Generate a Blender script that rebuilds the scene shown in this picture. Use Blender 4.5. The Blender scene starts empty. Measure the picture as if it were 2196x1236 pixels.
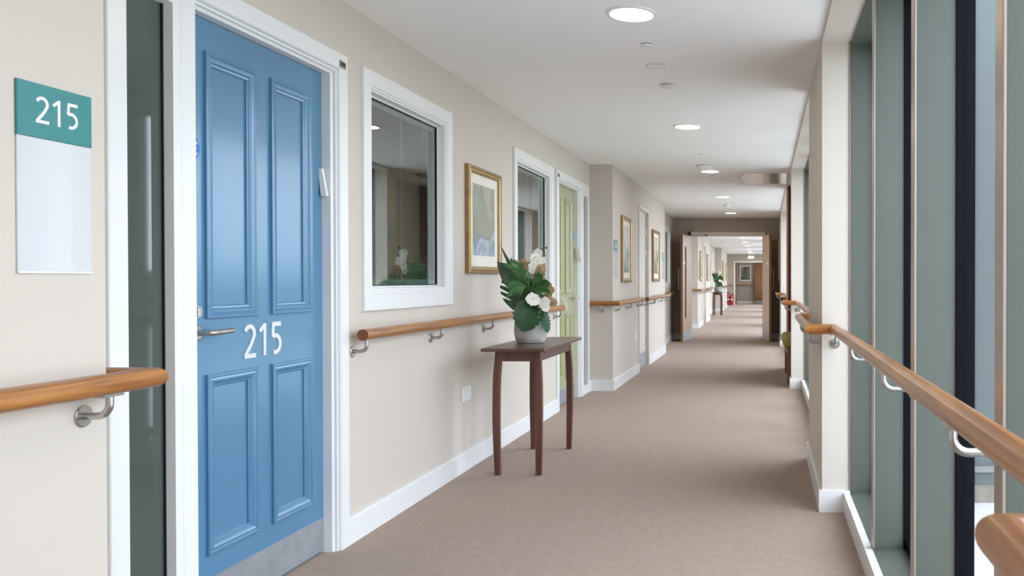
import bpy, math, random
from mathutils import Vector, Matrix
random.seed(7)
S = bpy.context.scene
COL = S.collection

# ------------------------------------------------------------------ camera
cam_d = bpy.data.cameras.new('camera')
cam = bpy.data.objects.new('camera', cam_d)
COL.objects.link(cam)
cam.location = (0.0, 0.0, 1.175)
cam.rotation_euler = (math.radians(90 - 0.54), 0, 0)
cam_d.sensor_width = 36.0
cam_d.lens = 36.0 * 1800 / 2196
cam_d.shift_x = -(1639 - 1098) / 2196
cam_d.clip_start = 0.05
cam_d.clip_end = 200
cam_d.dof.use_dof = True
cam_d.dof.focus_distance = 4.0
cam_d.dof.aperture_fstop = 11
S.camera = cam

# ------------------------------------------------------------------ world and exposure
W = bpy.data.worlds.new('overcast_sky')
S.world = W
W.use_nodes = True
bg = W.node_tree.nodes['Background']
bg.inputs[0].default_value = (0.77, 0.86, 1.0, 1)
bg.inputs[1].default_value = 6.0
S.view_settings.view_transform = 'Standard'
S.view_settings.look = 'None'
S.view_settings.gamma = 1
S.view_settings.exposure = 0.33
S.view_settings.use_curve_mapping = False
LAMP = 36.0


# ------------------------------------------------------------------ materials
def lin(c):
    return tuple((v / 12.92 if v <= 0.04045 else ((v + 0.055) / 1.055) ** 2.4) for v in [x / 255 for x in c])


def mat(name, rgb, rough=0.5, metal=0.0, coat=0.0, bump=0.0, bscale=60.0, var=0.0, vscale=4.0, spec=0.5, stretch=None):
    m = bpy.data.materials.new(name)
    m.use_nodes = True
    nt = m.node_tree
    p = nt.nodes['Principled BSDF']
    c = lin(rgb)
    p.inputs['Base Color'].default_value = (*c, 1)
    p.inputs['Roughness'].default_value = rough
    p.inputs['Metallic'].default_value = metal
    p.inputs['Coat Weight'].default_value = coat
    p.inputs['Coat Roughness'].default_value = 0.15
    p.inputs['Specular IOR Level'].default_value = spec
    tc = nt.nodes.new('ShaderNodeTexCoord')
    mp = nt.nodes.new('ShaderNodeMapping')
    nt.links.new(tc.outputs['Object'], mp.inputs['Vector'])
    if stretch:
        mp.inputs['Scale'].default_value = stretch
    if var > 0:
        n = nt.nodes.new('ShaderNodeTexNoise')
        n.inputs['Scale'].default_value = vscale
        n.inputs['Detail'].default_value = 6
        nt.links.new(mp.outputs[0], n.inputs['Vector'])
        r = nt.nodes.new('ShaderNodeValToRGB')
        r.color_ramp.elements[0].position = 0.3
        r.color_ramp.elements[1].position = 0.7
        r.color_ramp.elements[0].color = (*[v * (1 - var) for v in c], 1)
        r.color_ramp.elements[1].color = (*[min(1, v * (1 + var)) for v in c], 1)
        nt.links.new(n.outputs['Fac'], r.inputs['Fac'])
        nt.links.new(r.outputs['Color'], p.inputs['Base Color'])
    if bump > 0:
        n = nt.nodes.new('ShaderNodeTexNoise')
        n.inputs['Scale'].default_value = bscale
        n.inputs['Detail'].default_value = 3
        nt.links.new(mp.outputs[0], n.inputs['Vector'])
        b = nt.nodes.new('ShaderNodeBump')
        b.inputs['Strength'].default_value = bump
        b.inputs['Distance'].default_value = 0.002
        nt.links.new(n.outputs['Fac'], b.inputs['Height'])
        nt.links.new(b.outputs[0], p.inputs['Normal'])
    return m


def wood(name, rgb_dark, rgb_light, scale, rough=0.35, coat=0.4):
    """grain drawn out along the axis with the smallest scale"""
    m = bpy.data.materials.new(name)
    m.use_nodes = True
    nt = m.node_tree
    p = nt.nodes['Principled BSDF']
    p.inputs['Roughness'].default_value = rough
    p.inputs['Coat Weight'].default_value = coat
    p.inputs['Coat Roughness'].default_value = 0.2
    tc = nt.nodes.new('ShaderNodeTexCoord')
    mp = nt.nodes.new('ShaderNodeMapping')
    mp.inputs['Scale'].default_value = scale
    nt.links.new(tc.outputs['Object'], mp.inputs['Vector'])
    n = nt.nodes.new('ShaderNodeTexNoise')
    n.inputs['Scale'].default_value = 1.0
    n.inputs['Detail'].default_value = 8
    n.inputs['Roughness'].default_value = 0.6
    n.inputs['Distortion'].default_value = 0.6
    nt.links.new(mp.outputs[0], n.inputs['Vector'])
    r = nt.nodes.new('ShaderNodeValToRGB')
    r.color_ramp.elements[0].position = 0.32
    r.color_ramp.elements[1].position = 0.68
    r.color_ramp.elements[0].color = (*lin(rgb_dark), 1)
    r.color_ramp.elements[1].color = (*lin(rgb_light), 1)
    nt.links.new(n.outputs['Fac'], r.inputs['Fac'])
    nt.links.new(r.outputs['Color'], p.inputs['Base Color'])
    return m


def glass(name, tint, base=0.05, rough=0.0):
    m = bpy.data.materials.new(name)
    m.use_nodes = True
    nt = m.node_tree
    nt.nodes.remove(nt.nodes['Principled BSDF'])
    out = nt.nodes['Material Output']
    tr = nt.nodes.new('ShaderNodeBsdfTransparent')
    tr.inputs[0].default_value = (*tint, 1)
    gl = nt.nodes.new('ShaderNodeBsdfGlossy')
    gl.inputs['Roughness'].default_value = rough
    gl.inputs[0].default_value = (0.95, 1, 0.98, 1)
    lw = nt.nodes.new('ShaderNodeLayerWeight')
    pw = nt.nodes.new('ShaderNodeMath'); pw.operation = 'POWER'
    nt.links.new(lw.outputs['Facing'], pw.inputs[0]); pw.inputs[1].default_value = 4.0
    ma = nt.nodes.new('ShaderNodeMath'); ma.operation = 'MULTIPLY_ADD'
    nt.links.new(pw.outputs[0], ma.inputs[0])
    ma.inputs[1].default_value = 0.9 - base
    ma.inputs[2].default_value = base
    mx = nt.nodes.new('ShaderNodeMixShader')
    nt.links.new(ma.outputs[0], mx.inputs[0])
    nt.links.new(tr.outputs[0], mx.inputs[1])
    nt.links.new(gl.outputs[0], mx.inputs[2])
    nt.links.new(mx.outputs[0], out.inputs[0])
    return m


def emis(name, rgb, strength):
    m = bpy.data.materials.new(name)
    m.use_nodes = True
    p = m.node_tree.nodes['Principled BSDF']
    p.inputs['Base Color'].default_value = (0.9, 0.9, 0.9, 1)
    p.inputs['Emission Color'].default_value = (*rgb, 1)
    p.inputs['Emission Strength'].default_value = strength
    return m


def carpet_mat():
    m = bpy.data.materials.new('carpet')
    m.use_nodes = True
    nt = m.node_tree
    p = nt.nodes['Principled BSDF']
    p.inputs['Roughness'].default_value = 0.95
    p.inputs['Specular IOR Level'].default_value = 0.15
    p.inputs['Sheen Weight'].default_value = 0.25
    p.inputs['Sheen Roughness'].default_value = 0.6
    p.inputs['Sheen Tint'].default_value = (0.9, 0.8, 0.72, 1)
    tc = nt.nodes.new('ShaderNodeTexCoord')
    n1 = nt.nodes.new('ShaderNodeTexNoise'); n1.inputs['Scale'].default_value = 260; n1.inputs['Detail'].default_value = 2
    n2 = nt.nodes.new('ShaderNodeTexNoise'); n2.inputs['Scale'].default_value = 22; n2.inputs['Detail'].default_value = 4
    nt.links.new(tc.outputs['Object'], n1.inputs['Vector'])
    nt.links.new(tc.outputs['Object'], n2.inputs['Vector'])
    mx = nt.nodes.new('ShaderNodeMath'); mx.operation = 'MULTIPLY_ADD'; mx.inputs[1].default_value = 0.12
    nt.links.new(n2.outputs['Fac'], mx.inputs[0])
    sc = nt.nodes.new('ShaderNodeMath'); sc.operation = 'MULTIPLY'; sc.inputs[1].default_value = 0.88
    nt.links.new(n1.outputs['Fac'], sc.inputs[0])
    nt.links.new(sc.outputs[0], mx.inputs[2])
    r = nt.nodes.new('ShaderNodeValToRGB')
    e = r.color_ramp.elements
    e[0].position = 0.34; e[0].color = (*lin((104, 84, 72)), 1)
    e[1].position = 0.66; e[1].color = (*lin((178, 154, 138)), 1)
    nt.links.new(mx.outputs[0], r.inputs['Fac'])
    nt.links.new(r.outputs['Color'], p.inputs['Base Color'])
    b = nt.nodes.new('ShaderNodeBump'); b.inputs['Strength'].default_value = 0.5; b.inputs['Distance'].default_value = 0.004
    nt.links.new(n1.outputs['Fac'], b.inputs['Height'])
    nt.links.new(b.outputs[0], p.inputs['Normal'])
    return m


def print_mat(name, stops, seed, scale=5.0):
    """loose washes of colour for the framed prints"""
    m = bpy.data.materials.new(name)
    m.use_nodes = True
    nt = m.node_tree
    p = nt.nodes['Principled BSDF']
    p.inputs['Roughness'].default_value = 0.6
    tc = nt.nodes.new('ShaderNodeTexCoord')
    mp = nt.nodes.new('ShaderNodeMapping')
    mp.inputs['Location'].default_value = (seed, seed * 2, seed * 3)
    nt.links.new(tc.outputs['Object'], mp.inputs['Vector'])
    n = nt.nodes.new('ShaderNodeTexNoise')
    n.inputs['Scale'].default_value = scale; n.inputs['Detail'].default_value = 5
    n.inputs['Distortion'].default_value = 1.2
    nt.links.new(mp.outputs[0], n.inputs['Vector'])
    r = nt.nodes.new('ShaderNodeValToRGB')
    e = r.color_ramp.elements
    for i, (pos, c) in enumerate(stops):
        if i < 2:
            e[i].position = pos
            el = e[i]
        else:
            el = e.new(pos)
        el.color = (*lin(c), 1)
    sx = nt.nodes.new('ShaderNodeSeparateXYZ')
    nt.links.new(tc.outputs['Object'], sx.inputs[0])
    g = nt.nodes.new('ShaderNodeMath'); g.operation = 'MULTIPLY_ADD'
    nt.links.new(sx.outputs['Z'], g.inputs[0]); g.inputs[1].default_value = 0.75; g.inputs[2].default_value = -0.23
    a = nt.nodes.new('ShaderNodeMath'); a.operation = 'ADD'
    nt.links.new(n.outputs['Fac'], a.inputs[0]); nt.links.new(g.outputs[0], a.inputs[1])
    nt.links.new(a.outputs[0], r.inputs['Fac'])
    nt.links.new(r.outputs['Color'], p.inputs['Base Color'])
    return m


M = dict(
    wall=mat('cream_wall_paint', (207, 197, 186), 0.75, bump=0.05, bscale=180),
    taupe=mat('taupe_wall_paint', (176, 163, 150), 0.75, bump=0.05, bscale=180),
    ceil=mat('ceiling_paint', (248, 246, 243), 0.85),
    white=mat('white_gloss_paint', (230, 230, 229), 0.3, bump=0.03, bscale=40),
    carpet=carpet_mat(),
    blue=mat('blue_gloss_paint', (80, 130, 164), 0.22, coat=0.35, bump=0.06, bscale=45, var=0.04, vscale=3, stretch=(1, 1, 0.25)),
    green=mat('green_gloss_paint', (168, 168, 124), 0.28, coat=0.3, var=0.04),
    steel=mat('brushed_steel', (190, 188, 184), 0.3, 1.0, bump=0.04, bscale=200),
    kick=mat('kick_plate_steel', (172, 176, 182), 0.45, 0.6, bump=0.05, bscale=30, var=0.10, vscale=14),
    numeral=mat('satin_aluminium', (225, 226, 230), 0.42, 0.55),
    greygreen=mat('grey_green_powder_coat', (86, 92, 84), 0.38, var=0.03),
    alu=mat('anodised_aluminium_edge', (168, 156, 146), 0.34, 0.6),
    black=mat('black_window_frame', (9, 10, 17), 0.5, spec=0.08),
    gasket=mat('black_gasket', (14, 16, 16), 0.5),
    glass=glass('clear_glazing', (0.95, 0.97, 0.96), 0.06),
    glassd=glass('tinted_glazing', (0.58, 0.68, 0.63), 0.24),
    dimpane=mat('dim_reflection_pane', (74, 84, 78), 0.04, spec=0.6),  # opaque dark colour stands in for a clear pane's dim reflections
    acrylic=mat('clear_acrylic_sleeve', (216, 217, 221), 0.04, coat=1.0, spec=0.9),
    teal=mat('teal_sign_face', (52, 132, 134), 0.35, coat=0.2),
    signwhite=mat('white_sign_lettering', (245, 246, 246), 0.5),
    gold=mat('gilded_frame', (156, 126, 84), 0.4, 0.5, var=0.18, vscale=25, bump=0.1, bscale=80),
    goldpale=mat('pale_gilt_bead', (206, 178, 128), 0.32, 0.6, var=0.12, vscale=30),
    matboard=mat('picture_mat_board', (232, 226, 214), 0.8),
    railY=wood('stained_rail_wood_along', (128, 76, 30), (184, 124, 62), (38, 2.2, 38)),
    railX=wood('stained_rail_wood_return', (126, 72, 20), (184, 118, 44), (2.2, 38, 38)),
    railend=mat('rail_end_grain', (128, 72, 34), 0.5, var=0.2, vscale=60),
    tablew=wood('mahogany_table_wood', (80, 42, 32), (112, 64, 50), (30, 30, 3), 0.38, 0.25),
    tabletop=wood('mahogany_table_top', (82, 52, 44), (104, 72, 62), (30, 3, 30), 0.34, 0.3),
    oak=wood('oak_door_veneer', (188, 140, 98), (212, 168, 124), (12, 12, 1.2), 0.4, 0.2),
    oakd=wood('brown_door_veneer', (112, 76, 40), (142, 98, 56), (12, 12, 1.2), 0.45, 0.1),
    lip=wood('oak_lipping', (120, 82, 50), (150, 108, 70), (20, 20, 2), 0.45, 0.1),
    flush=mat('pale_grey_door_paint', (222, 214, 206), 0.4),
    slat=mat('blind_slat', (150, 154, 150), 0.45),
    unit=mat('glazing_unit_border', (140, 156, 150), 0.5),
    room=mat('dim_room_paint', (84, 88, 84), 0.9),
    plastic=mat('white_plastic', (238, 238, 236), 0.35),
    plasticg=mat('grey_plastic', (120, 120, 120), 0.4),
    concrete=mat('concrete_pot', (178, 178, 175), 0.8, bump=0.3, bscale=50, var=0.32, vscale=14),
    leaf=mat('dark_leaf', (26, 66, 30), 0.4, var=0.3, vscale=14),
    frond=mat('palm_leaf', (66, 118, 58), 0.5, var=0.25, vscale=20),
    leaf2=mat('mid_leaf', (30, 78, 40), 0.36, var=0.3, vscale=18),
    leaf3=mat('variegated_leaf', (52, 96, 74), 0.42, var=0.35, vscale=40),
    vein=mat('leaf_vein', (70, 108, 62), 0.5),
    petal=mat('white_petal', (246, 243, 234), 0.5),
    petalc=mat('petal_heart', (236, 228, 190), 0.5),
    allium=mat('dried_seed_head', (206, 178, 134), 0.9, var=0.2, vscale=60),
    stem=mat('green_stem', (92, 118, 56), 0.6),
    soil=mat('moss_filling', (54, 60, 36), 0.95, bump=0.5),
    red=mat('dark_red_panel', (104, 12, 24), 0.45),
    redext=mat('extinguisher_red', (178, 24, 28), 0.25, coat=0.4),
    blackp=mat('black_plastic', (24, 22, 22), 0.4),
    olive=mat('olive_upholstery', (150, 134, 70), 0.8, bump=0.2, bscale=150),
    exitg=emis('exit_sign_green', (0.0, 0.42, 0.20), 0.4),
    exitw=emis('exit_sign_white', (0.9, 1.0, 0.95), 0.8),
    lamp=emis('downlight_diffuser', (1.0, 0.78, 0.54), LAMP),
    hatch=mat('ceiling_hatch_gloss', (222, 219, 216), 0.14, spec=0.6, coat=0.35),
    sticker=mat('blue_safety_sticker', (0, 116, 196), 0.4),
    render=mat('pale_external_render', (86, 92, 94), 0.8),
    plinth=mat('brick_plinth', (128, 118, 108), 0.9, var=0.2, vscale=18),
    paving=mat('pale_paving', (196, 195, 195), 0.9, var=0.1, vscale=3),
    lawn=mat('lawn', (136, 142, 118), 1.0, var=0.3, vscale=6),
    hedge=mat('hedge_leaf', (60, 92, 48), 0.8, var=0.4, vscale=30),
)
PRINTS = [
    print_mat('riverside_print', [(0.25, (120, 128, 136)), (0.80, (166, 172, 176)), (0.38, (176, 186, 194)), (0.47, (126, 142, 150)), (0.52, (160, 150, 124)), (0.60, (150, 158, 146)), (0.70, (178, 174, 142))], 3.1, 3.2),
    print_mat('misty_print', [(0.3, (120, 122, 112)), (0.7, (206, 202, 196)), (0.5, (160, 164, 158))], 8.3, 4),
    print_mat('meadow_print', [(0.3, (110, 104, 78)), (0.7, (200, 198, 186)), (0.5, (152, 150, 132))], 5.7, 4),
]


# ------------------------------------------------------------------ mesh helper
class MB:
    def __init__(self):
        self.v = []; self.f = []; self.m = []

    def add(self, vs, fs, mi=0):
        o = len(self.v)
        self.v += [tuple(p) for p in vs]
        for f in fs:
            self.f.append(tuple(i + o for i in f)); self.m.append(mi)
        return self

    def box(self, x0, x1, y0, y1, z0, z1, mi=0):
        x0, x1 = sorted((x0, x1)); y0, y1 = sorted((y0, y1)); z0, z1 = sorted((z0, z1))
        vs = [(x0, y0, z0), (x1, y0, z0), (x1, y1, z0), (x0, y1, z0), (x0, y0, z1), (x1, y0, z1), (x1, y1, z1), (x0, y1, z1)]
        return self.add(vs, [(0, 3, 2, 1), (4, 5, 6, 7), (0, 1, 5, 4), (1, 2, 6, 5), (2, 3, 7, 6), (3, 0, 4, 7)], mi)

    def bbox(self, x0, x1, y0, y1, z0, z1, b, mi=0):
        """box with chamfered edges"""
        x0, x1 = sorted((x0, x1)); y0, y1 = sorted((y0, y1)); z0, z1 = sorted((z0, z1))
        P = {}
        vs = []
        for sx in (0, 1):
            for sy in (0, 1):
                for sz in (0, 1):
                    X = (x0, x1)[sx]; Y = (y0, y1)[sy]; Z = (z0, z1)[sz]
                    ix = X + (b if sx == 0 else -b); iy = Y + (b if sy == 0 else -b); iz = Z + (b if sz == 0 else -b)
                    for a, p in (('x', (X, iy, iz)), ('y', (ix, Y, iz)), ('z', (ix, iy, Z))):
                        P[(sx, sy, sz, a)] = len(vs); vs.append(p)
        fs = []
        for a, perm in (('x', 0), ('y', 1), ('z', 2)):
            for s in (0, 1):
                loop = []
                for (u, w) in ((0, 0), (1, 0), (1, 1), (0, 1)):
                    k = [0, 0, 0]; o = [i for i in range(3) if i != perm]
                    k[perm] = s; k[o[0]] = u; k[o[1]] = w
                    loop.append(P[(*k, a)])
                fl = loop if (s == 1) ^ (perm == 1) else loop[::-1]
                fs.append(tuple(fl))
        for (a, b_, c) in ((0, 1, 2), (0, 2, 1), (1, 2, 0)):
            n = 'xyz'
            for s in (0, 1):
                for t in (0, 1):
                    k0 = [0, 0, 0]; k1 = [0, 0, 0]
                    k0[a] = k1[a] = s; k0[b_] = k1[b_] = t; k0[c] = 0; k1[c] = 1
                    fs.append((P[(*k0, n[a])], P[(*k1, n[a])], P[(*k1, n[b_])], P[(*k0, n[b_])]))
        for sx in (0, 1):
            for sy in (0, 1):
                for sz in (0, 1):
                    fs.append((P[(sx, sy, sz, 'x')], P[(sx, sy, sz, 'y')], P[(sx, sy, sz, 'z')]))
        return self.add(vs, fs, mi)

    def tube(self, pts, r, n=16, caps=True, mi=0, mi_cap=None, mfun=None):
        """round bar along a polyline with mitred joints; r a number or a list"""
        pts = [Vector(p) for p in pts]
        N = len(pts)
        rs = r if isinstance(r, (list, tuple)) else [r] * N
        d = [(pts[i + 1] - pts[i]).normalized() for i in range(N - 1)]
        up = Vector((0, 0, 1)) if abs(d[0].z) < 0.9 else Vector((1, 0, 0))
        u = d[0].cross(up).normalized(); w = u.cross(d[0]).normalized()
        base = len(self.v)
        for i in range(N):
            if i == 0:
                plane = d[0]
            elif i == N - 1:
                plane = d[-1]
            else:
                plane = (d[i - 1] + d[i])
                plane = plane.normalized() if plane.length > 1e-6 else d[i]
                # carry the frame round the bend
            ax = d[0] if i == 0 else d[i - 1]
            for k in range(n):
                a = 2 * math.pi * k / n
                q = u * math.cos(a) * rs[i] + w * math.sin(a) * rs[i]
                t = -q.dot(plane) / max(0.2, ax.dot(plane))
                self.v.append(tuple(pts[i] + q + ax * t))
            if 0 < i < N - 1:
                rot = d[i - 1].rotation_difference(d[i])
                u = rot @ u; w = rot @ w
        for i in range(N - 1):
            mm = mfun(d[i]) if mfun else mi
            for k in range(n):
                a = base + i * n + k; b = base + i * n + (k + 1) % n
                self.f.append((a, b, b + n, a + n)); self.m.append(mm)
        if caps:
            mc = mi if mi_cap is None else mi_cap
            self.f.append(tuple(base + k for k in range(n))[::-1]); self.m.append(mc)
            self.f.append(tuple(base + (N - 1) * n + k for k in range(n))); self.m.append(mc)
        return self

    def lathe(self, prof, c=(0, 0, 0), axis='z', n=32, mi=0):
        """prof: list of (radius, height) from bottom to top"""
        base = len(self.v)
        for (r, h) in prof:
            for k in range(n):
                a = 2 * math.pi * k / n
                p = (r * math.cos(a), r * math.sin(a), h)
                if axis == 'x':
                    p = (p[2], p[0], p[1])
                elif axis == 'y':
                    p = (p[0], p[2], p[1])
                self.v.append((c[0] + p[0], c[1] + p[1], c[2] + p[2]))
        for i in range(len(prof) - 1):
            for k in range(n):
                a = base + i * n + k; b = base + i * n + (k + 1) % n
                self.f.append((a, b, b + n, a + n)); self.m.append(mi)
        self.f.append(tuple(base + k for k in range(n))[::-1]); self.m.append(mi)
        self.f.append(tuple(base + (len(prof) - 1) * n + k for k in range(n))); self.m.append(mi)
        return self

    def sphere(self, c, r, nu=10, nv=7, sc=(1, 1, 1), mi=0):
        prof = [(max(1e-4, r * math.sin(math.pi * i / nv)), -r * math.cos(math.pi * i / nv)) for i in range(nv + 1)]
        b = len(self.v)
        self.lathe(prof, (0, 0, 0), 'z', nu, mi)
        for i in range(b, len(self.v)):
            p = self.v[i]
            self.v[i] = (c[0] + p[0] * sc[0], c[1] + p[1] * sc[1], c[2] + p[2] * sc[2])
        return self

    def rings(self, X, y0, y1, z0, z1, prof, sl=1, sr=1, st=1, sb=1, out=1, mi=0):
        """mitred frame in a wall plane x = X: profile of (inset, height towards the corridor).
        sl, sr, st, sb scale the inset on the y0, y1, top and bottom side (sb None: open at the foot)"""
        base = len(self.v)
        for (i, h) in prof:
            a = y0 + i * sl; b = y1 - i * sr; t = z1 - i * st; o = z0 + (0 if sb is None else i * sb)
            x = X + out * h
            self.v += [(x, a, o), (x, b, o), (x, b, t), (x, a, t)]
        for j in range(len(prof) - 1):
            for k in range(4):
                if sb is None and k == 0:
                    continue
                a = base + j * 4 + k; b = base + j * 4 + (k + 1) % 4
                f = (a, b, b + 4, a + 4)
                self.f.append(f if out > 0 else f[::-1]); self.m.append(mi)
        return self

    def wall(self, X0, X1, y0, y1, z0, z1, holes, mi=0):
        """slab between x planes with rectangular openings (ya, yb, za, zb)"""
        ys = sorted({y0, y1, *[h[0] for h in holes], *[h[1] for h in holes]})
        zs = sorted({z0, z1, *[h[2] for h in holes], *[h[3] for h in holes]})
        ys = [y for y in ys if y0 <= y <= y1]; zs = [z for z in zs if z0 <= z <= z1]
        for i in range(len(ys) - 1):
            run = None
            for j in range(len(zs) - 1):
                cy = (ys[i] + ys[i + 1]) / 2; cz = (zs[j] + zs[j + 1]) / 2
                solid = not any(h[0] < cy < h[1] and h[2] < cz < h[3] for h in holes)
                if solid:
                    run = (zs[j] if run is None else run[0], zs[j + 1])
                if (not solid or j == len(zs) - 2) and run:
                    self.box(X0, X1, ys[i], ys[i + 1], run[0], run[1], mi); run = None
        return self

    def ribbon(self, pts, wd, thick, fn, mi=0):
        """flat stroke of a numeral: 2-D polyline, width, thickness; fn maps (u, v, w) to space"""
        P = [Vector((p[0], p[1])) for p in pts]
        n = len(P)
        L = []; R = []
        for i in range(n):
            if i == 0: t = (P[1] - P[0]).normalized()
            elif i == n - 1: t = (P[-1] - P[-2]).normalized()
            else: t = ((P[i] - P[i - 1]).normalized() + (P[i + 1] - P[i]).normalized()).normalized()
            q = Vector((-t.y, t.x))
            k = 1.0
            if 0 < i < n - 1:
                k = 1 / max(0.35, t.dot((P[i] - P[i - 1]).normalized()))
            L.append(P[i] + q * wd / 2 * k); R.append(P[i] - q * wd / 2 * k)
        b = len(self.v)
        for w in (0, thick):
            for i in range(n):
                self.v.append(tuple(fn(L[i].x, L[i].y, w))); self.v.append(tuple(fn(R[i].x, R[i].y, w)))
        m = 2 * n
        for i in range(n - 1):
            a = b + 2 * i
            for f in ((a + m, a + 1 + m, a + 3 + m, a + 2 + m), (a, a + 2, a + 3, a + 1), (a, a + m, a + 2 + m, a + 2), (a + 1, a + 3, a + 3 + m, a + 1 + m)):
                self.f.append(f); self.m.append(mi)
        for a in (b, b + 2 * (n - 1)):
            self.f.append((a, a + 1, a + 1 + m, a + m)); self.m.append(mi)
        return self

    def mesh(self, name, mats, org=(0, 0, 0), smooth=False):
        me = bpy.data.meshes.new(name)
        me.from_pydata([(p[0] - org[0], p[1] - org[1], p[2] - org[2]) for p in self.v], [], self.f)
        for m in (mats if isinstance(mats, (list, tuple)) else [mats]):
            me.materials.append(M[m] if isinstance(m, str) else m)
        me.polygons.foreach_set('material_index', self.m)
        if smooth:
            me.polygons.foreach_set('use_smooth', [True] * len(me.polygons))
            me.set_sharp_from_angle(angle=math.radians(35))
        me.update()
        import bmesh
        bm = bmesh.new(); bm.from_mesh(me)
        bmesh.ops.recalc_face_normals(bm, faces=bm.faces)
        bm.to_mesh(me); bm.free()
        return me

    def part(self, name, mats, parent, smooth=False, kind=None, label=None):
        """child mesh; vertices were given in world space, root things only carry a location"""
        org = root_loc(parent)
        o = bpy.data.objects.new(name, self.mesh(name, mats, org, smooth))
        COL.objects.link(o); o.parent = parent
        if kind: o['kind'] = kind
        if label: o['label'] = label
        return o

    def thing(self, name, mats, label, cat, org=(0, 0, 0), group=None, kind=None, smooth=False):
        o = bpy.data.objects.new(name, self.mesh(name, mats, org, smooth))
        o.location = org
        COL.objects.link(o)
        tag(o, label, cat, group, kind)
        return o


def root_loc(o):
    v = Vector((0, 0, 0))
    while o is not None:
        v += Vector(o.location); o = o.parent
    return v


def tag(o, label, cat=None, group=None, kind=None):
    o['label'] = label
    if cat: o['category'] = cat
    if group: o['group'] = group
    if kind: o['kind'] = kind


def root(name, loc, label, cat, group=None, kind=None):
    o = bpy.data.objects.new(name, None)
    o.empty_display_size = 0.1
    o.location = loc
    COL.objects.link(o)
    tag(o, label, cat, group, kind)
    return o


def inst(name, me, parent, wloc, rotz=0.0, scale=1.0):
    """a part that shares its mesh, placed at a world position"""
    o = bpy.data.objects.new(name, me)
    COL.objects.link(o); o.parent = parent
    o.location = Vector(wloc) - root_loc(parent)
    o.rotation_euler = (0, 0, rotz)
    if scale != 1.0: o.scale = (scale,) * 3
    return o


def copy_tree(o, parent=None):
    c = o.copy(); COL.objects.link(c); c.parent = parent
    for ch in list(o.children):
        copy_tree(ch, c)
    return c


# ------------------------------------------------------------------ measures of the place (metres, camera at x 0, y 0)
CEIL = 2.40
XR = -1.85      # recessed stretches of the left wall
XP = -1.607     # projecting stretches of the left wall
XE = -1.80
WR = 0.2926     # corridor face of the right-hand piers
XG = 0.585      # outer glass line
END = 16.6      # wall with the double doors
FAR = 39.5
BACK = -3.6
RAILZ = 0.93

# ------------------------------------------------------------------ the setting
MB().box(-5, 0.75, BACK - .2, 44, -0.12, 0).thing('floor', 'carpet', 'beige brown speckled carpet running the length of the corridor', 'floor', kind='structure')
MB().box(-5, 0.76, BACK - .2, 44, CEIL, CEIL + 0.2).thing('ceiling', 'ceil', 'flat white painted corridor ceiling with round downlights', 'ceiling', kind='structure')

DOOR1 = (2.349, 3.705); DOOR2 = (7.44, 8.796)
wl = MB()
wl.wall(XP - .12, XP, BACK, 2.047, 0, CEIL, [])
wl.box(-2.1, XP - .12, 1.93, 2.047, 0, CEIL)
wl.wall(XR - .16, XR, 2.047, 8.9, 0, CEIL, [(2.36, 3.69, 0, 2.145), (3.87, 4.92, 1.06, 2.14), (6.19, 7.29, 1.06, 2.14), (7.46, 8.78, 0, 2.145)])
def projection(y0, y1, door):
    wl.wall(XP - .12, XP, y0, y1, 0, CEIL, [(door[0], door[1], 0, 2.11)])
    wl.box(-2.1, XP - .12, y0, y0 + .12, 0, CEIL)
    wl.box(-2.1, XP - .12, y1 - .12, y1, 0, CEIL)
projection(8.9, 13.58, (10.74, 11.61))
wl.wall(XE - .16, XE, 13.58, END, 0, CEIL, [(14.86, 15.94, 1.06, 2.14)])
wl.wall(XE - .16, XE, END + .15, 20.3, 0, CEIL, [])
projection(20.3, 24.8, (22.1, 23.0))
wl.wall(XR - .16, XR, 24.8, 31.6, 0, CEIL, [(29.30, 30.63, 0, 2.145)])
projection(31.6, 36.1, (33.4, 34.3))
wl.wall(XR - .16, XR, 36.1, FAR, 0, CEIL, [])
wl.thing('wall_left', 'wall', 'cream painted left wall stepping in and out with doors and windows', 'wall', kind='structure')

# right-hand wall: piers, soffit of the window bays, spandrel
BAYS = [(-3.5, -0.55), (0.72, 4.247), (5.49, 9.08), (11.2, 14.75), (17.6, 21.1), (22.3, 25.9), (27.1, 30.6), (31.8, 35.3), (36.4, 39.2)]
wr = MB()
PIERS = [(BACK, -3.5), (-0.55, 0.72), (4.247, 5.49), (9.08, 9.30), (10.85, 11.2), (14.75, END), (END + .15, 17.6), (21.1, 22.3), (25.9, 27.1), (30.6, 31.8), (35.3, 36.4), (39.2, FAR)]
for a, b in PIERS:
    wr.box(WR, 0.76, a, b, 0, CEIL)
wr.box(0.66, 0.76, 9.30, 10.85, 0, CEIL)
for a, b in BAYS:
    wr.box(WR, 0.76, a, b, 2.376, CEIL)
    wr.box(0.434, 0.76, a, b, -.12, 0.088)
wr.thing('wall_right', 'wall', 'cream painted right wall of piers between tall windows', 'wall', kind='structure')

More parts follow.
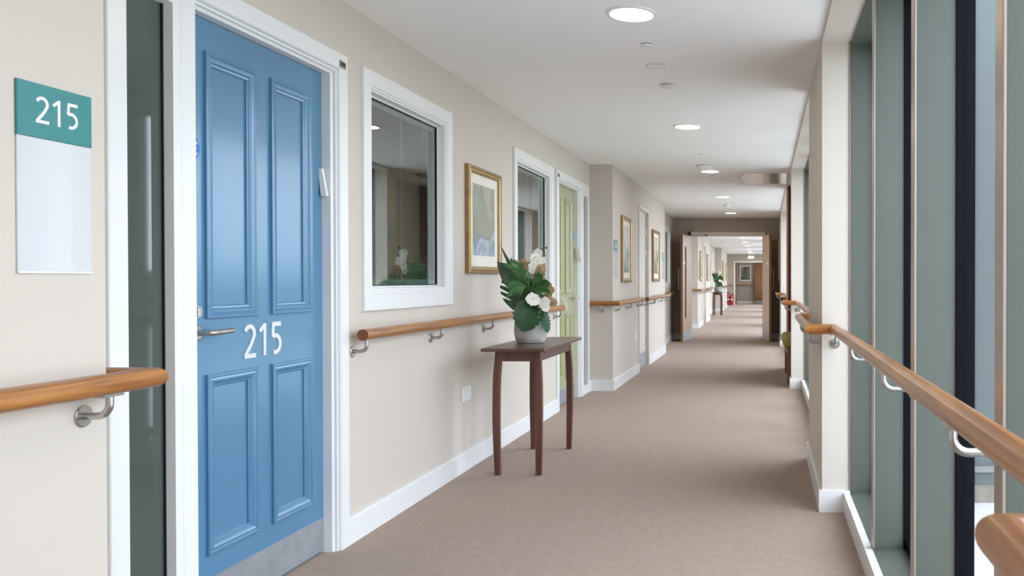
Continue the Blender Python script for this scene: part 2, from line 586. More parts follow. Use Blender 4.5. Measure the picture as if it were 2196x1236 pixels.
# wall with the double doors, far wall, room beyond, back wall, shell behind the left-hand rooms
DL, DR = -1.442, -0.037
e = MB()
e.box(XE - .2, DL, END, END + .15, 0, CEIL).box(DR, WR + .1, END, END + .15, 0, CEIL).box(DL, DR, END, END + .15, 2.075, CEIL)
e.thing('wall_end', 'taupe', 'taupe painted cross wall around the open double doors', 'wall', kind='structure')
FL, FRR = -1.36, 0.10
e = MB()
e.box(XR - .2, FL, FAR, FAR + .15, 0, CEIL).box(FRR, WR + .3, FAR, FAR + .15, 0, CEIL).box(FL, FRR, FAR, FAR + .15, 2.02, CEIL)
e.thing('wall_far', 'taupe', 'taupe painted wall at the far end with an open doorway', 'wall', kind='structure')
e = MB()
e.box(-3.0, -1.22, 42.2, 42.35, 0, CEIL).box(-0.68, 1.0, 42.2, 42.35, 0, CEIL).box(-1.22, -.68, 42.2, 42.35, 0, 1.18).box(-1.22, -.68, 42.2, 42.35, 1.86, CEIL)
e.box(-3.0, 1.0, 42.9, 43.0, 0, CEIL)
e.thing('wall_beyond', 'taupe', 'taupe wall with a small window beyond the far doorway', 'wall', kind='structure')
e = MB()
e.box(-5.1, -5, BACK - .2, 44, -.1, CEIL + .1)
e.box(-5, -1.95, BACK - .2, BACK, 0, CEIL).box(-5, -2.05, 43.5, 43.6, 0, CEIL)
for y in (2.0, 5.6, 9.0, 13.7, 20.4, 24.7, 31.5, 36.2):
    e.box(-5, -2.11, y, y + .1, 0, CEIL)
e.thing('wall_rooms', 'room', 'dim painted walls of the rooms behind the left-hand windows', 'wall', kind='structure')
MB().box(-1.95, 0.76, BACK - .2, BACK, 0, CEIL).box(.66, .76, FAR + .15, 43.6, 0, .9).box(.66, .76, FAR + .15, 43.6, 2.1, CEIL).box(.66, .76, FAR + .15, 40.0, .9, 2.1).box(.66, .76, 41.9, 43.6, .9, 2.1).thing('wall_back', 'wall', 'cream wall closing the corridor behind the viewer', 'wall', kind='structure')  # far room's side wall has an unseen opening, added to let daylight in

# baseboards
BH, BT = 0.12, 0.016
def skirt(m, X, y0, y1, s=1):
    m.box(X, X + s * BT, y0, y1, 0, BH - .012)
    m.box(X, X + s * (BT - .006), y0, y1, BH - .012, BH)
b = MB()
skirt(b, XP, BACK, 2.047 + BT)
skirt(b, XR, 3.705, 7.44); skirt(b, XR, 8.796, 8.9)
for y0, y1, da, db in ((8.9, 13.58, 10.70, 11.65), (20.3, 24.8, 22.06, 23.04), (31.6, 36.1, 33.36, 34.34)):
    b.box(XR, XP, y0 - BT, y0, 0, BH)
    skirt(b, XP, y0 - BT, da); skirt(b, XP, db, y1 + BT)
    b.box(XR, XP, y1, y1 + BT, 0, BH)
skirt(b, XE, 13.6, END); skirt(b, XE, END + .15, 20.28); skirt(b, XR, 24.82, 29.25); skirt(b, XR, 30.67, 31.58); skirt(b, XR, 36.12, FAR)
b.thing('baseboard_left', 'white', 'white gloss skirting board along the left wall', 'skirting board', kind='structure')
b = MB()
for a, c in PIERS:
    if a == 9.08:
        b.box(WR - BT, .40, a - BT, a, 0, .109).box(WR - BT, WR, a, c, 0, .109); continue
    b.box(WR - BT, WR, a, c, 0, .109)
    if a not in (BACK, END + .15): b.box(WR - BT, .434, a - BT, a, 0, .109)
    if c not in (END, FAR): b.box(WR - BT, .434, c, c + BT, 0, .109)
for a, c in BAYS:
    b.box(.402, .434, a + BT, c - BT, 0, .098)
b.thing('baseboard_right', 'white', 'white skirting board around the right-hand piers and window bays', 'skirting board', kind='structure')
b = MB()
b.box(XE, DL - .07, END - BT, END, 0, BH).box(DR + .07, WR, END - BT, END, 0, BH)
b.thing('baseboard_end', 'white', 'white skirting board on the taupe cross wall', 'skirting board', kind='structure')
b = MB()
b.box(XR, FL - .09, FAR - BT, FAR, 0, BH).box(-1.2, -.5, 42.2 - BT, 42.2, 0, BH).box(-.45, .6, 42.2 - BT, 42.2, 0, BH)
b.box(-3, -1.2, 42.2 - BT, 42.2, 0, BH)
b.thing('baseboard_far', 'white', 'white skirting board at the far end of the corridor', 'skirting board', kind='structure')

# ------------------------------------------------------------------ right-hand window bays
def bay_window(n, a, c, label):
    w = root('window_%d' % n, (XG, (a + c) / 2, 0.09), label, 'window', kind='structure')
    fins = [c - .905 * k for k in (1, 2, 3) if c - .905 * k > a + .2 and (a < END or k == 2)]  # fewer fins past the double doors, to let more light in
    MB().box(.434, .62, a, c, .088, .100).part('sill', 'greygreen', w)
    MB().box(.438, .62, a + .012, c - .012, 2.362, 2.376).part('head_panel', 'greygreen', w)
    for y0, y1 in ((a, a + .012), (c - .012, c)):
        MB().box(.438, .556, y0, y1, .1, 2.376).part('jamb_panel', 'greygreen', w)
        MB().box(.430, .438, y0 - (.004 if y0 == a else -.004), y1, .1, 2.376).part('jamb_bead', 'alu', w)
    for y in fins:
        m = MB().box(.443, .556, y, y + .05, .1, 2.362).part('mullion', 'greygreen', w)
        MB().bbox(.434, .443, y - .001, y + .051, .1, 2.362, .002).part('mullion_edge', 'alu', m)
    g = MB()
    ed = [a + .012] + [v for y in sorted(fins) for v in (y, y + .05)] + [c - .012]
    for y in sorted(fins):
        g.box(.556, .61, y - .008, y + .058, .1, 2.362)
    g.box(.556, .61, a + .012, a + .04, .1, 2.362).box(.556, .61, c - .04, c - .012, .1, 2.362)
    for i in range(0, len(ed), 2):
        g.box(.562, .606, ed[i] + .02, ed[i + 1] - .005, .1, .135).box(.562, .606, ed[i] + .02, ed[i + 1] - .005, 2.33, 2.362)
    g.part('outer_frame', 'black', w)
    for i in range(0, len(ed), 2):
        MB().add([(XG, ed[i], .12), (XG, ed[i + 1], .12), (XG, ed[i + 1], 2.35), (XG, ed[i], 2.35)], [(0, 1, 2, 3)]).part('pane', 'glass', w)
names = ['tall window bay behind the viewer on the right', 'tall window bay nearest the viewer with deep grey green mullions', 'second tall window bay beyond the near white pier',
         'third tall window bay just before the double doors', 'first tall window bay past the double doors', 'second tall window bay past the double doors',
         'third tall window bay past the double doors', 'fourth tall window bay past the double doors', 'last tall window bay before the far wall']
for i, ((a, c), l) in enumerate(zip(BAYS, names)):
    bay_window(i + 10, a, c, l)

# the ground outside
MB().box(0.76, 4.5, -14, 54, -.25, -.10).thing('ground', 'paving', 'pale paved path outside the tall windows', 'paving', kind='structure')
MB().box(4.5, 60, -60, 100, -.25, -.09).thing('lawn', 'lawn', 'green lawn beyond the paved path outside', 'lawn', kind='structure')
bl = MB()
bl.box(.76, 1.75, 4.80, 5.06, .11, 3.6, 0).box(.76, 1.77, 4.785, 5.075, .075, .11, 1).box(.76, 1.75, 4.80, 5.06, .0, .075, 0).box(.76, 1.76, 4.79, 5.07, -.10, .0, 2)
bl.thing('wall_outside', ['render', 'plasticg', 'plinth'], 'pale rendered blade wall outside the window with a brick plinth', 'wall', kind='structure')
h = MB()
for k in range(150):
    y = -12 + k * .4 + random.uniform(-.1, .1)
    for j in range(2):
        h.sphere((14 + random.uniform(-.25, .25), y, .35 + j * .55 + random.uniform(-.1, .1)), random.uniform(.42, .56), 8, 5)
h.thing('hedge', 'hedge', 'clipped green hedge at the edge of the lawn outside', 'hedge', kind='stuff')


# ------------------------------------------------------------------ left-hand internal windows
def inner_window(n, X, y0, y1, label, z0=1.03, z1=2.157, slats=True):
    w = root('window_%d' % n, (X, (y0 + y1) / 2, z0), label, 'window', kind='structure')
    prof = [(0, 0), (0, .014), (.003, .018), (.070, .018), (.074, .012), (.082, .012), (.086, .004), (.094, .004), (.096, -.034), (.104, -.034), (.104, -.05)]
    MB().rings(X, y0, y1, z0, z1, prof, sb=1.12).part('frame', 'white', w, label='white painted window frame')
    a, c, o, t = y0 + .104, y1 - .104, z0 + .104 * 1.12, z1 - .104
    MB().rings(X, a - .006, c + .006, o - .006, t + .006, [(0, -.036), (.011, -.036), (.011, -.044)]).part('gasket', 'gasket', w)
    MB().rings(X, a - .006, c + .006, o - .006, t + .006, [(0, -.046), (.038, -.046), (.038, -.07)]).part('glazing_border', 'unit', w)
    MB().add([(X - .042, a - .004, o - .004), (X - .042, c + .004, o - .004), (X - .042, c + .004, t + .004), (X - .042, a - .004, t + .004)], [(0, 1, 2, 3)]).part('pane', 'glassd', w)
    if slats:
        s = MB()
        z = o + .035
        while z < t - .04:
            s.add([(X - .052, a + .03, z - .003), (X - .052, c - .03, z - .003), (X - .064, c - .03, z + .0035), (X - .064, a + .03, z + .0035)], [(0, 1, 2, 3)])
            z += .0092
        bl = s.part('blind', 'slat', w, kind='stuff')
        k = MB()
        for f in (.12, .5, .88):
            y = a + (c - a) * f
            k.tube([(X - .0505, y, o + .03), (X - .0505, y, t - .03)], .0012, 6)
        k.part('blind_cord', 'plastic', bl)
    return w
inner_window(1, XR, 3.853, 4.945, 'white framed internal window with a blind beside the blue door')
inner_window(2, XR, 6.174, 7.317, 'white framed internal window beside the green door')
inner_window(3, XE, 14.85, 15.95, 'white framed window in the shaded recess before the double doors')

# small window in the wall beyond the far doorway
w = root('window_4', (-.95, 42.2, 1.18), 'small white framed window seen through the far doorway', 'window', kind='structure')
f = MB()
for (x0, x1, z0, z1) in ((-1.24, -1.18, 1.12, 1.90), (-.72, -.66, 1.12, 1.90), (-1.18, -.72, 1.12, 1.19), (-1.18, -.72, 1.84, 1.90)):
    f.bbox(x0, x1, 42.17, 42.28, z0, z1, .004)
f.part('frame', 'white', w)
MB().add([(-1.19, 42.25, 1.18), (-.71, 42.25, 1.18), (-.71, 42.25, 1.85), (-1.19, 42.25, 1.85)], [(0, 1, 2, 3)]).part('pane', 'glassd', w)

# ------------------------------------------------------------------ numerals drawn as strokes in a unit cell (width about .55, height 1)
def arc(cx, cy, rx, ry, a0, a1, n=14):
    return [(cx + rx * math.cos(math.radians(a0 + (a1 - a0) * i / n)), cy + ry * math.sin(math.radians(a0 + (a1 - a0) * i / n))) for i in range(n + 1)]
GLYPH = {
    '2': [arc(.24, .72, .20, .22, 160, -25) + [(.30, .40), (.04, .055)], [(.0, .05), (.50, .05)]],
    '1': [[(.02, .76), (.25, .95)], [(.25, 1.0), (.25, 0)]],
    '5': [[(.48, .95), (.09, .95)], [(.12, .99), (.09, .55)], [(.09, .56)] + arc(.20, .32, .24, .27, 88, -110)],
    '4': [[(.34, 1.0), (.34, 0)], [(.34, .95), (.02, .28)], [(.0, .28), (.50, .28)]],
    '6': [arc(.25, .28, .20, .24, 180, -180, 20), [(.05, .30), (.12, .62), (.30, .95)]],
}
ADV = {'2': .65, '1': .53, '5': .68, '4': .70, '6': .70}
def numerals(text, hgt, wscale, stroke, thick, X, y, z, mt, parent, per_digit=True):
    """raised figures on a face looking into the corridor; y, z = lower left corner"""
    whole = MB()
    for ch in text:
        m = MB()
        tgt = m if per_digit else whole
        for k, st in enumerate(GLYPH[ch]):
            tgt.ribbon([(u * hgt * wscale, v * hgt) for u, v in st], stroke, thick * (1 + .08 * k), lambda u, v, q, y=y: (X + q, y + u, z + v))
        if per_digit:
            m.part('numeral', mt, parent)
        y += ADV[ch] * hgt * wscale
    if not per_digit:
        whole.part('lettering', mt, parent)


def font_mesh(text, size, fn, mt, parent, name='lettering', align='CENTER', ext=0.0004):
    cu = bpy.data.curves.new(name, 'FONT')
    cu.body = text; cu.size = size; cu.align_x = align; cu.align_y = 'CENTER'; cu.extrude = ext; cu.resolution_u = 3
    o = bpy.data.objects.new(name, cu)
    COL.objects.link(o)
    dg = bpy.context.evaluated_depsgraph_get()
    me = bpy.data.meshes.new_from_object(o.evaluated_get(dg))
    bpy.data.objects.remove(o); bpy.data.curves.remove(cu)
    org = root_loc(parent)
    for v in me.vertices:
        p = fn(v.co.x, v.co.y, v.co.z)
        v.co = Vector(p) - org
    me.materials.clear(); me.materials.append(M[mt])
    o = bpy.data.objects.new(name, me)
    COL.objects.link(o); o.parent = parent
    return o


# ------------------------------------------------------------------ panelled bedroom doors with a side light
def panel_door(n, base, mirror, paint, number, label, tagtext, X=XR):
    """base: y of the corridor-side origin; local s runs 0..1.356 from the side-light end (or back when mirrored)"""
    Yf = (lambda s: base + s) if not mirror else (lambda s: base + 1.356 - s)
    def sp(s0, s1):
        a, b = Yf(s0), Yf(s1)
        return (a, b) if a < b else (b, a)
    d = root('door_%d' % n, (X, Yf(.84), 0), label, 'door', kind='structure')
    # frame round the door and round the side light
    prof = [(0, 0), (0, .014), (.003, .017), (.068, .017), (.072, .012), (.075, .004), (.082, .002), (.084, -.008), (.090, -.012), (.094, -.014), (.094, -.10)]
    y0, y1 = sp(.294, 1.356)
    MB().rings(X, y0, y1, 0, 2.158, prof, sb=None).part('frame', 'white', d, label='white moulded door frame')
    y0, y1 = sp(0, .294)
    sprof = [(0, 0), (0, .014), (.003, .017), (.070, .017), (.072, -.012), (.072, -.05)]
    kw = dict(sl=1, sr=.49) if not mirror else dict(sl=.49, sr=1)
    sl = MB().rings(X, y0, y1, 0, 2.158, sprof, st=1.75, sb=1.3, **kw).part('side_light_frame', 'white', d)
    g0, g1 = sp(.070, .262)
    MB().add([(X - .018, g0, .08), (X - .018, g1, .08), (X - .018, g1, 2.04), (X - .018, g0, 2.04)], [(0, 1, 2, 3)]).part('pane', 'dimpane', sl)
    q0, q1 = sp(.254, .262)
    MB().box(X - .024, X - .012, q0, q1, .08, 2.04).part('gasket', 'gasket', sl)
    # leaf of stiles and rails with four sunk panels
    XF = X - .052
    L0, L1 = sp(.390, 1.268)
    cols = [(.504, .789), (.884, 1.166)]
    rows = [(1.042, 1.953), (.232, .852)]
    holes = []
    for s0, s1 in cols:
        a, b = sp(s0, s1)
        for z0, z1 in rows:
            holes.append((a + .03, b - .03, z0 + .03, z1 - .03))
    lf = MB().wall(XF - .044, XF, L0, L1, .008, 2.062, holes).part('leaf', paint, d)
    mp = [(0, 0), (0, .009), (.004, .013), (.010, .013), (.014, .009), (.022, .011), (.030, .008), (.036, .002), (.042, .001), (.046, -.003), (.046, -.012)]
    for h in holes:
        a, b, z0, z1 = h[0] - .03, h[1] + .03, h[2] - .03, h[3] + .03
        MB().rings(XF, a, b, z0, z1, mp).part('panel_moulding', paint, lf)
        MB().box(XF - .03, XF - .008, a + .03, b - .03, z0 + .03, z1 - .03).part('panel', paint, lf)
    k0, k1 = sp(.40, 1.258)
    MB().box(XF, XF + .0015, k0, k1, .012, .152).part('kick_plate', 'kick', lf, label='brushed steel kick plate')
    # lever handle
    hy = Yf(.458); sg = -1 if mirror else 1
    hd = MB().tube([(XF + .004, hy, .998), (XF + .052, hy, .998), (XF + .058, hy + sg * .006, .998), (XF + .060, hy + sg * .02, .998), (XF + .060, hy + sg * .095, 1.001), (XF + .050, hy + sg * .106, 1.001), (XF + .044, hy + sg * .110, 1.001)], .0095, 14).part('handle', 'steel', d, smooth=True, label='steel lever handle')
    MB().lathe([(.026, 0), (.026, .005), (.022, .008)], (XF, hy, .998), 'x').part('rose', 'steel', hd, smooth=True)
    cy = MB().lathe([(.026, 0), (.026, .005), (.022, .008)], (XF, hy, 1.068), 'x').part('lock_escutcheon', 'steel', d, smooth=True)
    MB().bbox(XF + .008, XF + .014, hy - .006, hy + .006, 1.051, 1.085, .002).part('key_cylinder', 'steel', cy)
    # figures
    ny = sp(.70, .95)[0]
    numerals(number, .122, 1.15, .0165, .004, XF, base + .713 if not mirror else base + .42, .889, 'numeral', lf)
    # round blue notice
    by, bz = Yf(.440), 1.617
    st = MB().lathe([(.042, 0), (.042, .0012)], (XF, by, bz), 'x', 40).part('fire_notice', 'sticker', lf, label='round blue fire door notice with white lettering')
    for i, tx in enumerate(('Automatic', 'fire door', 'keep clear')):
        font_mesh(tx, .0155, lambda u, v, q, i=i: (XF + .0014 + q, by + u, bz + .018 - i * .018 + v), 'signwhite', st, ext=.0002)
    # tag on the frame head
    ty = base + 1.306 if not mirror else base + .05
    tg = MB().bbox(X + .017, X + .0195, ty - .028, ty + .028, 2.094, 2.126, .0008).part('number_tag', 'plasticg' if mirror else 'steel', d, label='small metal tag on the frame corner')
    font_mesh(tagtext, .024, lambda u, v, q: (X + .0198 + q, ty + u, 2.110 + v), 'gasket', tg)
    return d, XF, Yf

d1, XF1, Yf1 = panel_door(1, 2.349, False, 'blue', '215', 'glossy blue four panel door with steel figures and kick plate', 'S088')
d2, XF2, Yf2 = panel_door(2, 7.440, True, 'green', '216', 'sage green four panel door beyond the console table', 'S089')
# white plastic door-hold flap on each frame
fl = MB()
fl.add([(-.056, 3.606, 1.652), (-.040, 3.606, 1.652), (-.020, 3.606, 1.535), (-.044, 3.606, 1.535),
        (-.056, 3.588, 1.652), (-.040, 3.588, 1.652), (-.020, 3.588, 1.535), (-.044, 3.588, 1.535)],
       [(0, 1, 2, 3), (4, 7, 6, 5), (0, 4, 5, 1), (1, 5, 6, 2), (2, 6, 7, 3), (3, 7, 4, 0)])
fl.v = [(p[0] + XR, p[1], p[2]) for p in fl.v]
fl.part('indicator_flap', 'plastic', d1, label='tilted white plastic flap on the door jamb')
fl = MB()
fl.add([(-.030, 8.395, 1.50), (-.004, 8.395, 1.50), (.03, 8.395, 1.36), (-.012, 8.395, 1.36),
        (-.030, 8.38, 1.50), (-.004, 8.38, 1.50), (.03, 8.38, 1.36), (-.012, 8.38, 1.36)],
       [(0, 1, 2, 3), (4, 7, 6, 5), (0, 4, 5, 1), (1, 5, 6, 2), (2, 6, 7, 3), (3, 7, 4, 0)])
fl.v = [(p[0] + XR, p[1], p[2]) for p in fl.v]
fl.part('indicator_flap', 'plastic', d2)
panel_door(7, 29.28, True, 'flush', '214', 'pale panelled door beside the far plant table', 'S091')


# ------------------------------------------------------------------ flush service doors in the projecting wall
def flush_door(n, y0, y1, label):
    d = root('door_%d' % n, (XP, (y0 + y1) / 2, 0), label, 'door', kind='structure')
    MB().rings(XP, y0, y1, 0, 2.14, [(0, 0), (0, .012), (.045, .012), (.045, -.03), (.055, -.03), (.055, -.09)], sb=None).part('frame', 'flush', d)
    a, c = y0 + .05, y1 - .05
    lf = MB().box(XP - .080, XP - .036, a, c, .008, 2.088).part('leaf', 'flush', d)
    MB().box(XP - .036, XP - .0345, a + .01, c - .01, .012, .20).part('kick_plate', 'kick', lf)
    for z in (.28, 1.50, 1.78):
        MB().tube([(XP - .03, c + .0, z), (XP - .03, c + .0, z + .10)], .007, 10).part('hinge', 'steel', lf, smooth=True)
    return d
flush_door(3, 10.71, 11.64, 'pale flush service door between the two gilt pictures')
flush_door(8, 22.07, 23.03, 'pale flush service door first past the double doors')
flush_door(9, 33.37, 34.33, 'pale flush service door near the far end')

# ------------------------------------------------------------------ double doors
def leaf_box(hx, hy, ang, s0, s1, t0, t1, z0, z1, m=None, mi=0, bev=0):
    """box in the frame of an open leaf: s along the leaf from the hinge, t across it"""
    m = m or MB()
    b = len(m.v)
    m.box(s0, s1, t0, t1, z0, z1, mi)
    ca, sa = math.cos(ang), math.sin(ang)
    for i in range(b, len(m.v)):
        x, y, z = m.v[i]
        m.v[i] = (hx + x * ca - y * sa, hy + x * sa + y * ca, z)
    return m
def swing_door(n, hx, hy, ang, side, label, pull):
    """side +1: the leaf body lies on the positive t side"""
    W_ = .70
    d = root('door_%d' % n, (hx, hy, 0), label, 'door', kind='structure')
    T = .044 * side
    lf = MB()
    slot = side < 0
    for (s0, s1, z0, z1) in ((0, .44, .008, 2.045), (.52, W_, .008, 2.045), (.44, .52, .008, .45), (.44, .52, 1.81, 2.045)) if slot else ((0, W_, .008, 2.045),):
        leaf_box(hx, hy, ang, s0, s1, 0, T, z0, z1, lf)
    L = lf.part('leaf', 'oak', d)
    leaf_box(hx, hy, ang, W_, W_ + .008, 0, T, .008, 2.045).part('lipping', 'lip', L)
    if slot:
        bd = MB()
        for (s0, s1, z0, z1) in ((.43, .445, .44, 1.82), (.515, .53, .44, 1.82), (.445, .515, .44, .455), (.445, .515, 1.805, 1.82)):
            leaf_box(hx, hy, ang, s0, s1, -.006 * side, .050 * side, z0, z1, bd)
        bd.part('glazing_bead', 'lip', L)
        leaf_box(hx, hy, ang, .445, .515, .018 * side, .024 * side, .455, 1.805).part('vision_panel', 'glassd', L)
    for t0, t1 in ((-.0015 * side, 0), (T, T + .0015 * side)):
        leaf_box(hx, hy, ang, .02, .68, t0, t1, .015, .205).part('kick_plate', 'kick', L)
    leaf_box(hx, hy, ang, .50, .66, -.002 * side, 0, 1.47, 1.53).part('push_plate', 'plastic', L)
    ca, sa = math.cos(ang), math.sin(ang)
    def P(s, t, z): return (hx + s * ca - t * sa, hy + s * sa + t * ca, z)
    t = T + .055 * side
    MB().tube([P(.62, T, 1.0), P(.62, t * .98, 1.0), P(.62, t, 1.03), P(.62, t, 1.35), P(.62, t * .98, 1.38), P(.62, T, 1.38)], .0095, 12).part('pull_handle', 'steel', d, smooth=True)
    return d, P
aL = math.atan2(-.693, -.10)
aR = math.atan2(-.688, .128)
d5, P5 = swing_door(4, DL, END - .01, aL, -1, 'left oak double door leaf standing open against the recess', True)
d6, P6 = swing_door(5, DR, END - .01, aR, 1, 'right oak double door leaf standing open beside the tall windows', True)
fr = root('door_6', ((DL + DR) / 2, END, 0), 'pale painted frame of the open double doors', 'door frame', kind='structure')
MB().box(DL - .06, DR + .06, END - .02, END + .17, 2.045, 2.122).part('head', 'flush', fr)
for x0, x1 in ((DL - .06, DL), (DR, DR + .06)):
    MB().box(x0, x1, END - .02, END + .17, 0, 2.045).part('jamb', 'flush', fr)
cl = MB()
cl.bbox(DL - .055, DL - .005, END - .09, END - .02, 2.06, 2.12, .006)
c1 = cl.part('closer_body', 'blackp', fr, label='black door closer')
MB().tube([(DL - .03, END - .06, 2.12), (DL + .0, END - .06, 2.19), (DL + .035, END - .05, 2.19), (DL + .02, END - .03, 2.14)], .004, 8).part('cable_loop', 'blackp', c1)
MB().tube([(DL + .01, END - .05, 2.055), (DL + .22, END - .05, 2.045), (DL + .24, END - .045, 2.058), (DL + .30, END - .045, 2.058)], .006, 8).part('closer_arm', 'steel', c1)
MB().bbox(DL + .27, DL + .33, END - .055, END - .02, 2.050, 2.068, .003).part('arm_bracket', 'blackp', c1)

# far doorway
fd = root('door_10', ((FL + FRR) / 2, FAR, 0), 'white framed open doorway at the far end of the corridor', 'door frame', kind='structure')
MB().box(FL - .09, FRR + .09, FAR - .02, FAR + .17, 2.0, 2.075).part('head', 'flush', fd)
for x0, x1 in ((FL - .09, FL), (FRR, FRR + .09)):
    MB().box(x0, x1, FAR - .02, FAR + .17, 0, 2.0).part('jamb', 'flush', fd)
MB().box(FL, FL + .044, FAR + .17, FAR + .95, .008, 1.99).part('leaf', 'oakd', fd, label='brown door leaf swung open into the far room')
ld = root('door_11', (-.25, 42.15, 0), 'plain brown door with a kick plate in the room beyond', 'door', kind='structure')
l = MB().box(-.47, .45, 42.02, 42.064, .1, 2.04).part('leaf', 'oakd', ld)
MB().box(-.47, .45, 42.0, 42.02, .008, .13).part('kick_plate', 'kick', l)
MB().box(-.47, .45, 42.064, 42.2, .008, 2.04).part('lining', 'flush', ld)

# ------------------------------------------------------------------ handrails
RR = .0255
def bracket_mesh(off, name):
    """arm leaving a wall at x = 0 towards +x, rail axis at (off, 0, 0)"""
    pts = [(.002, 0, -.076)]
    rb = .030
    pts.append((off - rb, 0, -.076))
    for i in range(1, 9):
        a = -90 + 90 * i / 8
        pts.append((off - rb + rb * math.cos(math.radians(a)), 0, -.076 + rb + rb * math.sin(math.radians(a))))
    pts.append((off, 0, -RR))
    m = MB().tube(pts, .0085, 12)
    m.box(off - .012, off + .012, -.03, .03, -RR - .004, -RR + .003)
    me = m.mesh(name, 'steel', smooth=True)
    pl = MB().lathe([(.026, 0), (.026, .004), (.024, .006)], (0, 0, -.076), 'x', 24).mesh(name + '_plate', 'steel', smooth=True)
    return me, pl
BRK = {o: bracket_mesh(o, 'bracket_arm') for o in (.064, .084, .107)}
def handrail(pts, brackets, label, group=None):
    """pts: axis of the rail; brackets: (wall point x, y, rotation, reach)"""
    mid = [sum(p[i] for p in pts) / len(pts) for i in range(3)]
    r = root('handrail', (pts[0][0], pts[0][1], RAILZ), label, 'handrail', group)
    MB().tube(pts, RR, 28, True, 0, 2, lambda d: 0 if abs(d.y) > abs(d.x) else 1).part('rail', ['railY', 'railX', 'railend'], r, smooth=True)
    for (x, y, rot, off) in brackets:
        b = inst('bracket', BRK[off][0], r, (x, y, RAILZ), rot)
        q = bpy.data.objects.new('mounting_plate', BRK[off][1]); COL.objects.link(q); q.parent = b
    return r
Z = RAILZ
PI = math.pi
xp = XP + .064; xr = XR + .064
handrail([(xp, BACK + .05, Z), (xp, 2.111, Z), (XR + .003, 2.111, Z)], [(XP, y, 0, .064) for y in (-1.6, -.7, .2, 1.08, 1.976)],
         'wooden handrail on the near left wall below the teal room sign')
handrail([(xr, 3.73, Z), (xr, 7.43, Z)], [(XR, y, 0, .064) for y in (3.768, 4.65, 5.53, 6.45, 7.37)],
         'straight wooden handrail passing behind the console table')
def proj_rails(y0, y1, da, db, la, lb, lc):
    handrail([(XR + .003, y0 - .064, Z), (xp, y0 - .064, Z), (xp, da - .03, Z)], [(XR + .13, y0, -PI / 2, .064), (XP, y0 + .10, 0, .064), (XP, y0 + .86, 0, .064), (XP, da - .10, 0, .064)], la)
    handrail([(XP + .107, da + .04, Z), (XP + .107, db - .04, Z)], [(XP - .036 + .036, da + .10, 0, .107), (XP, db - .06, 0, .107)], lb)
    handrail([(xp, db + .11, Z), (xp, y1 + .064, Z), (XR + .06, y1 + .064, Z)], [(XP, db + .16, 0, .064), (XP, (db + y1) / 2 + .1, 0, .064), (XP, y1 - .12, 0, .064)], lc)
proj_rails(8.9, 13.58, 10.71, 11.64, 'wooden handrail wrapping the corner beside the green door', 'short wooden handrail across the pale flush door before the double doors', 'wooden handrail under the slimmer gilt picture before the double doors')
proj_rails(20.3, 24.8, 22.07, 23.03, 'wooden handrail wrapping the first corner past the double doors', 'short wooden handrail across the first flush door past the double doors', 'wooden handrail just before the far plant table')
proj_rails(31.6, 36.1, 33.37, 34.33, 'wooden handrail wrapping the corner behind the far plant table', 'short wooden handrail across the farthest flush door', 'last wooden handrail on the left before the fire extinguishers')
handrail([(XE + .064, 15.0, Z), (XE + .064, END - .03, Z)], [(XE, 15.3, 0, .064), (XE, 16.2, 0, .064)], 'wooden handrail in the shaded recess beside the left double door')
handrail([(XR + .064, 24.95, Z), (XR + .064, 29.2, Z)], [(XR, 25.2, 0, .064), (XR, 26.4, 0, .064), (XR, 27.6, 0, .064), (XR, 28.9, 0, .064)], 'wooden handrail behind the far plant table')
handrail([(XR + .03, FAR - .064, Z), (FL - .10, FAR - .064, Z)], [(FL - .16, FAR, -PI / 2, .064)], 'short dark handrail left of the far doorway')
handrail([(-1.9, 42.2 - .064, Z), (-.52, 42.2 - .064, Z)], [(-1.4, 42.2, -PI / 2, .064), (-.9, 42.2, -PI / 2, .064)], 'handrail under the small window beyond the far doorway')
# right-hand side: rails run along the bays and jog round the piers
xb = .35; xq = WR - .064
handrail([(xq, -.9, Z), (xq, .784, Z), (.40, .784, Z)], [(WR, -.4, PI, .064), (WR, .25, PI, .064)], 'end of the nearest wooden handrail at the lower right corner')
handrail([(xb, .86, Z), (xb, 4.183, Z), (xq, 4.183, Z), (xq, 5.554, Z), (.40, 5.554, Z)],
         [(.434, 1.557, PI, .084), (.434, 2.462, PI, .084), (.434, 3.367, PI, .084), (xb + .008, 4.247, -PI / 2, .064), (WR, 4.36, PI, .064), (WR, 5.2, PI, .064)],
         'long wooden handrail along the nearest windows and around the near white pier')
handrail([(xb, 5.64, Z), (xb, 9.016, Z), (xq, 9.016, Z), (xq, 9.28, Z)],
         [(.434, 6.39, PI, .084), (.434, 7.295, PI, .084), (.434, 8.2, PI, .084), (xb + .008, 9.08, -PI / 2, .064), (WR, 9.20, PI, .064)],
         'wooden handrail along the second window bay ending at the nook')
handrail([(xq, 10.9, Z), (xq, 11.264, Z), (xb, 11.264, Z), (xb, 14.686, Z), (xq, 14.686, Z), (xq, 16.3, Z)],
         [(WR, 11.0, PI, .064), (.434, 12.06, PI, .084), (.434, 12.965, PI, .084), (.434, 13.87, PI, .084), (WR, 14.85, PI, .064), (WR, 15.8, PI, .064)],
         'wooden handrail along the third window bay before the double doors')

